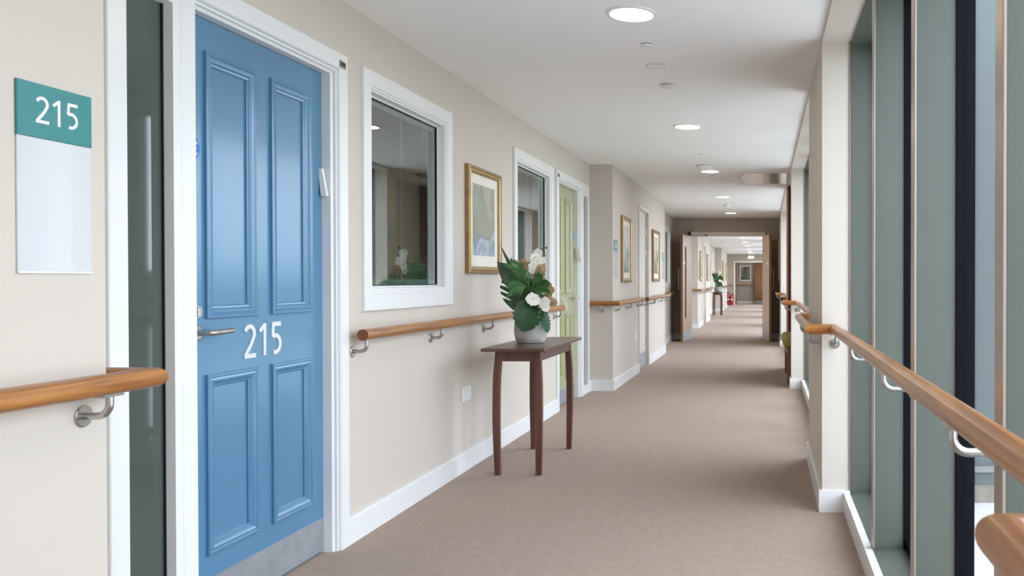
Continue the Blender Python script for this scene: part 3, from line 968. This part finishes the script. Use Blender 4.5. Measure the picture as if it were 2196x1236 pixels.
# ------------------------------------------------------------------ room signs
def room_sign(y0, y1, number, label):
    z1, zm, z0 = 1.609, 1.489, 1.190
    r = root('room_sign', (XP, (y0 + y1) / 2, z0), label, 'sign', 'teal room signs')
    w = y1 - y0
    MB().bbox(XP, XP + .006, y0, y1, zm, z1, .001).part('header_plate', ['teal'], r)
    s = MB().bbox(XP, XP + .0045, y0 + .001, y1 - .001, z0, zm, .001).part('notice_sleeve', 'acrylic', r, label='glossy clear notice sleeve')
    MB().bbox(XP + .0045, XP + .006, y0 + .001, y1 - .001, z0, z0 + .004, .0004).part('sleeve_lip', 'plastic', s)
    numerals(number, .0587, 1.15, .0068, .0006, XP + .006, y0 + .046 * w / .2, z0 + .333, 'signwhite', r, per_digit=True)
room_sign(1.802, 2.002, '215', 'large teal room sign reading 215 with a clear notice sleeve')
room_sign(8.965, 9.165, '216', 'teal room sign at the corner just past the green door')
room_sign(13.24, 13.45, '214', 'small teal room sign at the last corner before the double doors')
room_sign(20.36, 20.56, '212', 'tiny room sign seen through the double doors')


# ------------------------------------------------------------------ framed pictures
def picture(X, y0, y1, z0, z1, prm, label, out=1, matw=.055):
    r = root('framed_picture', (X, (y0 + y1) / 2, z0), label, 'picture', 'gilt framed pictures')
    fp = [(0, 0), (0, .024), (.004, .030), (.018, .032), (.024, .026), (.034, .024), (.036, .020), (.044, .018), (.046, .012), (.046, .004)]
    f = MB().rings(X, y0, y1, z0, z1, fp, out=out).part('frame', 'gold', r)
    MB().rings(X, y0 + .0235, y1 - .0235, z0 + .0235, z1 - .0235, [(0, .0255), (.003, .030), (.008, .0305), (.012, .024)], out=out).part('gilt_bead', 'goldpale', f)
    xa, xb_ = (X + out * .002, X + out * .011)
    MB().box(xa, xb_, y0 + .044, y1 - .044, z0 + .044, z1 - .044).part('mat_board', 'matboard', r)
    p = MB()
    q = .046 + matw
    p.box(X + out * .011, X + out * .0118, y0 + q, y1 - q, z0 + q + .01, z1 - q)
    p.part('print', prm, r)
picture(XR, 5.19, 5.83, 1.217, 1.897, PRINTS[0], 'gilt framed riverside print above the handrail behind the flowers', matw=.06)
picture(XP, 9.39, 10.03, 1.151, 1.904, PRINTS[1], 'gilt framed misty print left of the pale flush door')
picture(XP, 11.97, 12.73, 1.156, 1.902, PRINTS[2], 'gilt framed print right of the pale flush door')
picture(XP, 20.8, 21.45, 1.15, 1.90, PRINTS[2], 'nearest framed picture seen through the double doors')
picture(XP, 23.35, 24.05, 1.15, 1.90, PRINTS[1], 'second framed picture seen through the double doors')
picture(XR, 27.9, 28.6, 1.15, 1.90, PRINTS[2], 'framed picture just left of the far flower arrangement')
picture(XP, 32.1, 32.75, 1.15, 1.90, PRINTS[2], 'framed picture just right of the far flower arrangement')
picture(XP, 34.9, 35.6, 1.15, 1.90, PRINTS[1], 'farthest framed picture above the fire extinguishers')
picture(WR, 15.35, 16.1, 1.14, 1.90, PRINTS[2], 'picture seen edge on beside the right double door', out=-1)

# ------------------------------------------------------------------ sockets and switches
def wall_plate(X, y, z, w, h, label, switch=True):
    r = root('light_switch' if switch else 'power_socket', (X, y, z - h / 2), label, 'switch' if switch else 'socket')
    p = MB().bbox(X, X + .008, y - w / 2, y + w / 2, z - h / 2, z + h / 2, .003).part('plate', 'plastic', r)
    if switch:
        MB().bbox(X + .008, X + .012, y - .012, y + .012, z - .02, z + .02, .002).part('rocker', 'plastic', r)
    else:
        for s in (-.25, .25):
            MB().bbox(X + .008, X + .0115, y + s * w - .012, y + s * w + .012, z + .008, z + .032, .002).part('rocker', 'plastic', r)
wall_plate(XR, 5.195, .471, .147, .088, 'white double socket low on the wall beside the console table', False)
wall_plate(XP, 10.40, .48, .147, .088, 'white double socket low on the wall left of the flush door', False)
wall_plate(XP, 10.50, 1.19, .088, .088, 'white switch beside the flush door frame')
wall_plate(XP, 21.9, 1.19, .088, .088, 'white switch past the double doors')

# ------------------------------------------------------------------ console table
def console_table(cx, cy, label):
    hw, hd = .1875, .51
    z1 = .772
    r = root('console_table', (cx, cy, 0), label, 'table', 'dark wooden console tables')
    MB().bbox(cx - hw, cx + hw, cy - hd, cy + hd, z1 - .020, z1, .004).part('tabletop', 'tabletop', r)
    lx, ly, t = hw - .064, hd - .118, .038
    for sx in (-1, 1):
        for sy in (-1, 1):
            m = MB()
            N = 14
            ring = []
            for i in range(N + 1):
                f = i / N
                z = (z1 - .020) * f
                bow = .007 * math.sin(math.pi * min(1, (f / .95))) ** 1.3 if f < .95 else 0
                bow -= .010 * max(0, (f - .80) / .2)
                wd = t / 2 * (1.0 + .12 * math.sin(math.pi * f) - (.12 * (1 - f)))
                px, py = cx + sx * (lx + bow * .7), cy + sy * (ly + bow)
                c = .004
                sq = [(-wd, -wd + c), (-wd + c, -wd), (wd - c, -wd), (wd, -wd + c), (wd, wd - c), (wd - c, wd), (-wd + c, wd), (-wd, wd - c)]
                ring += [(px + a, py + b, z) for a, b in sq]
            fs = [tuple(range(8))[::-1], tuple(range(N * 8, N * 8 + 8))]
            for i in range(N):
                for k in range(8):
                    fs.append((i * 8 + k, i * 8 + (k + 1) % 8, i * 8 + 8 + (k + 1) % 8, i * 8 + 8 + k))
            m.add(ring, fs).part('leg', 'tablew', r)
    za = z1 - .020 - .066
    for sx in (-1, 1):
        MB().box(cx + sx * lx - .009, cx + sx * lx + .009, cy - ly + .015, cy + ly - .015, za, z1 - .020).part('apron', 'tablew', r)
    for sy in (-1, 1):
        MB().box(cx - lx + .015, cx + lx - .015, cy + sy * ly - .009, cy + sy * ly + .009, za, z1 - .020).part('apron', 'tablew', r)
    return r
TX, TY = -1.482, 5.44
table = console_table(TX, TY, 'dark wooden console table with bowed legs standing by the left wall')

# ------------------------------------------------------------------ concrete pot and flower arrangement
VX, VY, VZ = -1.506, 5.41, .772
pot = root('flower_pot', (VX, VY, VZ), 'rounded grey concrete pot on the near console table', 'pot', 'concrete flower pots')
MB().lathe([(.078, 0), (.084, .003), (.095, .025), (.1025, .06), (.1025, .10), (.099, .135), (.097, .150), (.090, .150), (.083, .135), (.082, .128)], (VX, VY, VZ), 'z', 40).part('bowl', 'concrete', pot, smooth=True)
MB().lathe([(.083, .126), (.083, .132)], (VX, VY, VZ), 'z', 24).part('moss', 'soil', pot)

fa = root('flower_arrangement', (VX, VY, VZ + .13), 'arrangement of dark leaves, white orchids and dried globes in the near pot', 'flowers', 'flower arrangements')
RV = Vector((.9634, .2682, 0)); DV = Vector((-.2682, .9634, 0)); UP = Vector((0, 0, 1))
C0 = Vector((VX, VY, VZ))
def fp(r, h, d=0.0):
    """point of the arrangement: right, up from the table, away from the viewer (metres)"""
    return C0 + RV * r + UP * h + DV * d

def blade(base, tip, width, normal, prof, droop=0.0, fold=.25, rows=26, cols=4, notch=None, thick=0.0):
    """leaf surface between a base and a tip: prof(t) half width 0..1, notches cut towards the midrib"""
    base = Vector(base); tip = Vector(tip)
    ax = tip - base; L = ax.length; axn = ax.normalized()
    nrm = Vector(normal); nrm = (nrm - axn * nrm.dot(axn)).normalized()
    side = axn.cross(nrm).normalized()
    m = MB()
    idx = {}
    for i in range(rows + 1):
        t = i / rows
        for s in (-1, 1):
            hw = width / 2 * prof(t)
            if notch: hw *= notch(t, s)
            for j in range(cols + 1):
                u = j / cols
                if j == 0 and s == 1:
                    idx[(i, 1, 0)] = idx[(i, -1, 0)]; continue
                sw = .16 * u * u * L * (.5 if notch else .15)
                p = base + axn * (t * L - sw * .5) + side * (s * u * hw) + nrm * (fold * u * hw * .5 - droop * L * (t - .35) ** 2 * 1.0)
                idx[(i, s, j)] = len(m.v); m.v.append(tuple(p))
    for i in range(rows):
        for s in (-1, 1):
            for j in range(cols):
                f = (idx[(i, s, j)], idx[(i, s, j + 1)], idx[(i + 1, s, j + 1)], idx[(i + 1, s, j)])
                m.f.append(f if s > 0 else f[::-1]); m.m.append(0)
    # midrib
    pts = [Vector(m.v[idx[(i, -1, 0)]]) + nrm * .0008 for i in range(0, rows + 1, 2)]
    rib = MB().tube(pts, [max(.0004, .0016 * (1 - k / len(pts))) for k in range(len(pts))], 6)
    if notch:
        for s in (-1, 1):
            for q in range(7):
                i0 = int(rows * (.10 + .105 * q)); st = max(1, int(rows * .025))
                vp = [Vector(m.v[idx[(min(rows, i0 + st * j), s, j)]]) + nrm * .0009 for j in range(cols + 1)]
                rib.tube(vp[:-1] + [vp[-2].lerp(vp[-1], .6)], [.0009, .0008, .0007, .0005, .0003][:cols + 1], 5)
    return m, rib
heart = lambda t: (math.sin(math.pi * min(1, t * 1.02 + .0)) ** .6) * (1.12 - .55 * t) if t < .98 else .02
lance = lambda t: math.sin(math.pi * min(1, t + .02)) ** .8 * (1.1 - .35 * t)
def monst(t, s):
    k = 1.0
    for c in (.30, .46, .62, .77):
        d = abs(t - c - (.03 if s > 0 else 0))
        if d < .036: k = min(k, .34 + .66 * (d / .036) ** 2)
    return k
vw = -DV
def leaf(name, base, tip, width, normal, prof, mt, **kw):
    m, rib = blade(base, tip, width, normal, prof, **kw)
    o = m.part(name, mt, fa, smooth=True)
    rib.part('midrib', 'vein', o)
    return o
oval = lambda t: max(.02, math.sin(math.pi * min(1, t) ** .80) ** .45)
leaf('pointed_leaf', fp(-.055, .36, .0), fp(-.196, .628, .01), .034, vw + RV * .7 + UP * .3, lance, 'leaf', droop=-.12)
leaf('broad_leaf', fp(-.025, .33, -.02), fp(-.206, .524, -.03), .15, vw + UP * .35, lance, 'leaf', droop=.12)
leaf('broad_leaf', fp(-.03, .30, .05), fp(-.09, .47, .07), .11, vw + UP * .3, lance, 'leaf', droop=.1)
leaf('monstera_leaf', fp(-.012, .41, -.03), fp(-.105, .215, -.09), .285, vw + UP * .3 - RV * .1, oval, 'leaf', droop=.15, notch=monst, rows=90)
leaf('monstera_leaf', fp(.010, .262, -.085), fp(-.050, .083, -.135), .195, vw + UP * .3, oval, 'leaf2', droop=.18, notch=lambda t, s: 1 - .22 * (1 - monst(t, s)), rows=90)
leaf('monstera_leaf', fp(.072, .205, -.07), fp(.108, .066, -.085), .070, vw + UP * .1 + RV * .4, oval, 'leaf3', droop=.12, notch=lambda t, s: 1 - .4 * (1 - monst(t, s)), rows=70)
leaf('broad_leaf', fp(.02, .25, -.03), fp(.075, .165, -.10), .08, vw + UP * .6, lance, 'leaf', droop=.2)
leaf('broad_leaf', fp(.0, .27, .05), fp(.065, .36, .07), .07, vw + UP * .3, lance, 'leaf', droop=.15)
# palm fronds: each frond one part made of its leaflets
def frond(base, tip, n, ll, mt, curl=.2):
    base = Vector(base); tip = Vector(tip)
    m = MB()
    ax = (tip - base); axn = ax.normalized(); L = ax.length
    side = axn.cross(-DV).normalized()
    pts = [base + axn * L * k / 8 + UP * (.03 * math.sin(math.pi * k / 8)) for k in range(9)]
    m.tube(pts, [.0022 - .0002 * k for k in range(9)], 6)
    for i in range(n):
        t = .18 + .82 * i / n
        p = base + axn * L * t + UP * (.03 * math.sin(math.pi * t))
        for s in (-1, 1):
            d = (axn * .75 + side * s * .75 - UP * .15 + DV * random.uniform(-.25, .25)).normalized()
            l = ll * (1 - .45 * abs(t - .45)) * random.uniform(.85, 1.1)
            w = side.cross(d).cross(d).normalized() if abs(side.dot(d)) < .99 else DV
            w = d.cross(-DV).normalized() * .0032
            q = p + d * l * .5 + UP * .004; e_ = p + d * l - UP * l * curl
            m.add([p - w * .5, p + w * .5, q + w, q - w, e_], [(0, 1, 2, 3), (3, 2, 4)])
    m.part('palm_frond', mt, fa)
for b_, t_, n, l in ((fp(-.01, .33, -.05), fp(-.03, .50, -.03), 18, .065), (fp(.0, .33, -.06), fp(.075, .40, -.10), 20, .075), (fp(-.01, .36, -.06), fp(-.13, .505, -.06), 20, .070),
                     (fp(-.01, .35, -.08), fp(-.125, .335, -.15), 18, .075), (fp(.02, .33, -.07), fp(.10, .345, -.13), 18, .080), (fp(.01, .32, -.08), fp(.05, .33, -.15), 16, .075)):
    frond(b_, t_, n, l, 'frond')
# dried globes
def globe(c, r):
    m = MB()
    c = Vector(c)
    m.sphere(c, r * .62, 10, 7)
    for i in range(150):
        z = 1 - 2 * (i + .5) / 150; a = i * 2.39996
        d = Vector((math.sqrt(1 - z * z) * math.cos(a), math.sqrt(1 - z * z) * math.sin(a), z))
        u = d.orthogonal().normalized() * .0022; w = d.cross(u).normalized() * .0022
        tip = c + d * r * random.uniform(.88, 1.08); b0 = c + d * r * .55
        q = c + d * r * .85
        m.add([b0, q + u + w, q - u + w, q - u - w, q + u - w, tip], [(0, 1, 2), (0, 2, 3), (0, 3, 4), (0, 4, 1), (5, 2, 1), (5, 3, 2), (5, 4, 3), (5, 1, 4)])
    g = m.part('dried_globe', 'allium', fa)
    base = fp(.0, .20, 0)
    MB().tube([base, (base + c) / 2 + RV * .01, c], .0022, 6).part('globe_stem', 'stem', g)
for (r, h, d, q) in ((-.049, .510, .0, .034), (-.017, .486, -.02, .034), (.063, .474, -.05, .036), (.069, .420, .0, .025), (.106, .367, -.03, .029), (.122, .338, -.04, .031), (.106, .298, -.05, .027), (.138, .260, -.05, .030)):
    globe(fp(r, h, d), q)
# orchids
def orchid(c, r, face, spin):
    c = Vector(c); face = Vector(face).normalized()
    u = face.orthogonal().normalized(); w = face.cross(u).normalized()
    bud = MB().sphere(c + face * .006, r * .13, 8, 6).part('orchid_bloom', 'petalc', fa, smooth=True)
    for k in range(5):
        a = spin + 2 * math.pi * k / 5
        big = k in (1, 4)
        d = u * math.cos(a) + w * math.sin(a); s = face.cross(d).normalized()
        L = r * (1.0 if not big else 1.08); B = r * (.50 if not big else .72)
        m = MB()
        nu, nv = 6, 6
        for i in range(nu + 1):
            t = i / nu
            hw = B * math.sin(math.pi * (t * .88 + .08)) ** .75
            for j in range(nv + 1):
                q = j / nv * 2 - 1
                p = c + d * (t * L * (1 - .10 * q * q)) + s * (q * hw) + face * (.004 + .16 * L * math.sin(t * 2.6) * .6 - .12 * hw * q * q - (.001 * k))
                m.v.append(tuple(p))
        for i in range(nu):
            for j in range(nv):
                a0 = i * (nv + 1) + j
                m.f.append((a0, a0 + 1, a0 + nv + 2, a0 + nv + 1)); m.m.append(0)
        m.part('petal', 'petal', bud, smooth=True)
    return bud
for (r, h, d, q, sp) in ((.046, .578, -.01, .032, .3), (.028, .549, -.03, .034, 1.1), (.066, .530, -.02, .030, .6), (.042, .517, -.05, .034, 2.0), (.017, .496, -.05, .036, 1.7), (.008, .468, -.04, .026, .2),
                         (.014, .283, -.14, .047, .5), (.082, .262, -.13, .040, 1.3), (.088, .230, -.12, .030, .1)):
    orchid(fp(r, h, d), q, vw + UP * random.uniform(-.1, .25) + RV * random.uniform(-.25, .35), sp)
for path in ([fp(.02, .2, 0), fp(.03, .40, -.02), fp(.03, .52, -.02), fp(.06, .59, .0), fp(.095, .615, .01)], [fp(.03, .18, -.03), fp(.05, .26, -.09), fp(.06, .215, -.12), (fp(.045, .17, -.12))]):
    MB().tube(path, .0025, 8).part('orchid_stem', 'stem', fa, smooth=True)
for (r, h, d, q) in ((.098, .613, .01, .008), (.072, .605, .0, .005), (.085, .565, .0, .009), (.060, .585, .0, .006), (.048, .235, -.125, .011), (.052, .20, -.12, .008), (.045, .168, -.12, .009)):
    MB().sphere(fp(r, h, d), q, 8, 6, (1, 1, 1.25)).part('bud', 'stem', fa, smooth=True)

# second table, pot and arrangement far down the corridor
DYF = 27.75 - TY
t2 = copy_tree(table); t2.location = (-1.56, 27.75 + .35, 0); t2['label'] = 'far console table seen through the double doors'
p2 = copy_tree(pot); p2.location = (-1.53, 27.95, .772); p2.scale = (1.34, 1.34, 1.15); p2['label'] = 'concrete pot on the far console table'
f2 = copy_tree(fa); f2.location = (-1.53, 27.95, .772 + .222); f2.scale = (1.12, 1.12, 1.05); f2['label'] = 'leafy flower arrangement on the far console table'

# ------------------------------------------------------------------ ceiling fittings
def downlight(x, y, label):
    r = root('downlight', (x, y, CEIL), label, 'ceiling light', 'round recessed downlights')
    m = MB()
    n = 40
    base = len(m.v)
    for (rad, h) in ((.117, 0), (.115, -.005), (.100, -.007), (.0955, -.003), (.0955, .002)):
        m.v += [(x + rad * math.cos(2 * math.pi * k / n), y + rad * math.sin(2 * math.pi * k / n), CEIL + h) for k in range(n)]
    for i in range(4):
        for k in range(n):
            a = i * n + k; b = i * n + (k + 1) % n
            m.f.append((a, b, b + n, a + n)); m.m.append(0)
    m.part('trim_ring', 'plastic', r, smooth=True)
    MB().lathe([(.0955, -.0035), (.0955, -.002)], (x, y, CEIL), 'z', n).part('diffuser', 'lamp', r)
LX = -.61
lt = [(-1.85, 'downlight behind the viewer'), (1.0, 'downlight above the viewer just out of view'), (3.87, 'largest glowing downlight at the top of the view'), (6.70, 'second nearest glowing downlight, left of the near white pier'), (9.45, 'third nearest downlight, just past the smoke detector'),
      (12.35, 'fourth nearest downlight on the corridor ceiling'), (15.3, 'last downlight before the double doors'), (18.2, 'first downlight past the double doors'), (21.2, 'second downlight past the double doors'),
      (24.1, 'downlight nearest the door head seen through the double doors'), (27.0, 'second downlight seen under the double door head'), (30.1, 'third downlight seen under the double door head'), (33.2, 'fourth downlight seen under the double door head'), (36.0, 'downlight beside the far detector'), (38.6, 'farthest downlight just above the exit sign')]
for y, l in lt:
    downlight(LX, y, l)
downlight(-.9, 41.0, 'downlight in the room beyond the far doorway')
def detector(x, y, rad, hgt, label, base=None):
    r = root('smoke_detector', (x, y, CEIL), label, 'smoke detector')
    MB().lathe([(rad * .55, -hgt), (rad * .8, -hgt * .85), (rad, -hgt * .35), (rad, -.004)], (x, y, CEIL), 'z', 28).part('dome', 'plastic', r, smooth=True)
    MB().lathe([(rad * .92, -.004), (rad * .92, 0)], (x, y, CEIL), 'z', 28).part('base', 'plasticg', r)
detector(LX - .0, 4.37, .032, .012, 'small ceiling sensor between the nearest downlight and the flat plate')
detector(LX, 5.28, .047, .020, 'flat round ceiling detector between the two nearest downlights')
detector(LX, 8.17, .022, .008, 'tiny ceiling sensor before the domed detector')
detector(LX - .03, 9.0, .088, .040, 'white domed detector just before the third downlight')
detector(LX + .0, 9.85, .030, .010, 'small ceiling sensor just past the third downlight')
detector(LX, 13.6, .055, .055, 'bell shaped detector between the last two downlights before the double doors')
detector(LX, 14.5, .03, .012, 'small ceiling sensor near the last downlight before the double doors')
detector(LX - .06, 36.2, .06, .05, 'far detector beside the exit sign')
pl = root('ceiling_plate', (LX, 4.80, CEIL), 'white rectangular emergency light plate on the ceiling', 'ceiling plate')
MB().bbox(LX - .052, LX + .052, 4.765, 4.84, CEIL - .016, CEIL, .003).part('plate', 'plastic', pl)
MB().bbox(LX - .035, LX + .035, 4.778, 4.827, CEIL - .020, CEIL - .016, .001).part('lens', 'plastic', pl)
hp = root('ceiling_hatch', (0, 10.1, CEIL), 'glossy access panel in the ceiling over the nook', 'ceiling hatch')
MB().bbox(-.27, .28, 9.60, 10.62, CEIL - .006, CEIL, .002).part('panel', 'hatch', hp)
for y in (9.75, 10.45):
    MB().bbox(-.262, -.235, y - .03, y + .03, CEIL - .009, CEIL - .006, .001).part('catch', 'plasticg', hp)

# exit sign on the far wall
es = root('exit_sign', (-.60, FAR - .02, 2.17), 'green exit sign with a running figure and arrow above the far doorway', 'exit sign')
MB().bbox(-.775, -.475, FAR - .028, FAR - .0, 2.175, 2.325, .003).part('panel', 'exitg', es)
g = MB()
yy = FAR - .0285
g.box(-.745, -.660, yy - .001, yy, 2.19, 2.31)
g.part('door_symbol', 'exitw', es)
g = MB()
fn = lambda u, v, w: (u, yy - .001 - w, v)
g.ribbon([(-.700, 2.30), (-.700, 2.28)], .016, .001, fn).ribbon([(-.702, 2.275), (-.712, 2.235)], .018, .001, fn)
g.ribbon([(-.712, 2.235), (-.694, 2.215), (-.704, 2.195)], .009, .001, fn).ribbon([(-.712, 2.237), (-.730, 2.212), (-.745, 2.210)], .009, .001, fn)
g.ribbon([(-.703, 2.27), (-.685, 2.252), (-.672, 2.258)], .008, .001, fn).ribbon([(-.704, 2.27), (-.725, 2.262), (-.732, 2.245)], .008, .001, fn)
g.part('running_figure', 'exitg', es)
g = MB()
g.ribbon([(-.625, 2.25), (-.525, 2.25)], .024, .001, fn).ribbon([(-.565, 2.300), (-.515, 2.25), (-.565, 2.200)], .024, .001, fn)
g.part('arrow', 'exitw', es)

# fire extinguishers by the far wall
def extinguisher(x, y, label, h=.50):
    r = root('fire_extinguisher', (x, y, 0), label, 'extinguisher', 'red fire extinguishers')
    b = MB().lathe([(.070, .0), (.075, .01), (.075, h * .74), (.066, h * .82), (.04, h * .88), (.022, h * .92)], (x, y, 0), 'z', 24).part('cylinder', 'redext', r, smooth=True)
    MB().lathe([(.0755, .24), (.0755, .29)], (x, y, 0), 'z', 24).part('label_band', 'plastic', b)
    MB().bbox(x - .02, x + .07, y - .015, y + .015, h * .92, h, .004).part('valve', 'blackp', r)
    MB().tube([(x + .05, y, h * .95), (x + .10, y, h * .8), (x + .095, y, h * .4), (x + .085, y, h * .3)], .010, 10).part('hose', 'blackp', r, smooth=True)
extinguisher(-1.72, FAR - .14, 'red fire extinguisher in the far corner against the left wall', .60)
extinguisher(-1.53, FAR - .14, 'red fire extinguisher nearer the far doorway with a hose', .54)

# ------------------------------------------------------------------ nook with a bench and a red side panel
MB().bbox(.31, .655, 10.825, 10.849, .115, 2.385, .003).thing('red_panel', 'red', 'dark red upright panel on the far side of the nook', 'panel', (.48, 10.84, .115))
bn = root('bench', (.42, 10.0, 0), 'olive upholstered bench in the nook between the windows', 'bench')
MB().bbox(.215, .65, 9.42, 10.66, .40, .52, .035).part('seat_cushion', 'olive', bn, smooth=True)
MB().bbox(.57, .655, 9.42, 10.66, .525, .95, .02).part('back_cushion', 'olive', bn, smooth=True)
MB().bbox(.26, .65, 9.44, 10.64, .33, .398, .004).part('seat_rail', 'lip', bn)
for x in (.28, .62):
    for y in (9.47, 10.61):
        MB().bbox(x - .02, x + .02, y - .02, y + .02, 0, .33, .003).part('leg', 'lip', bn)
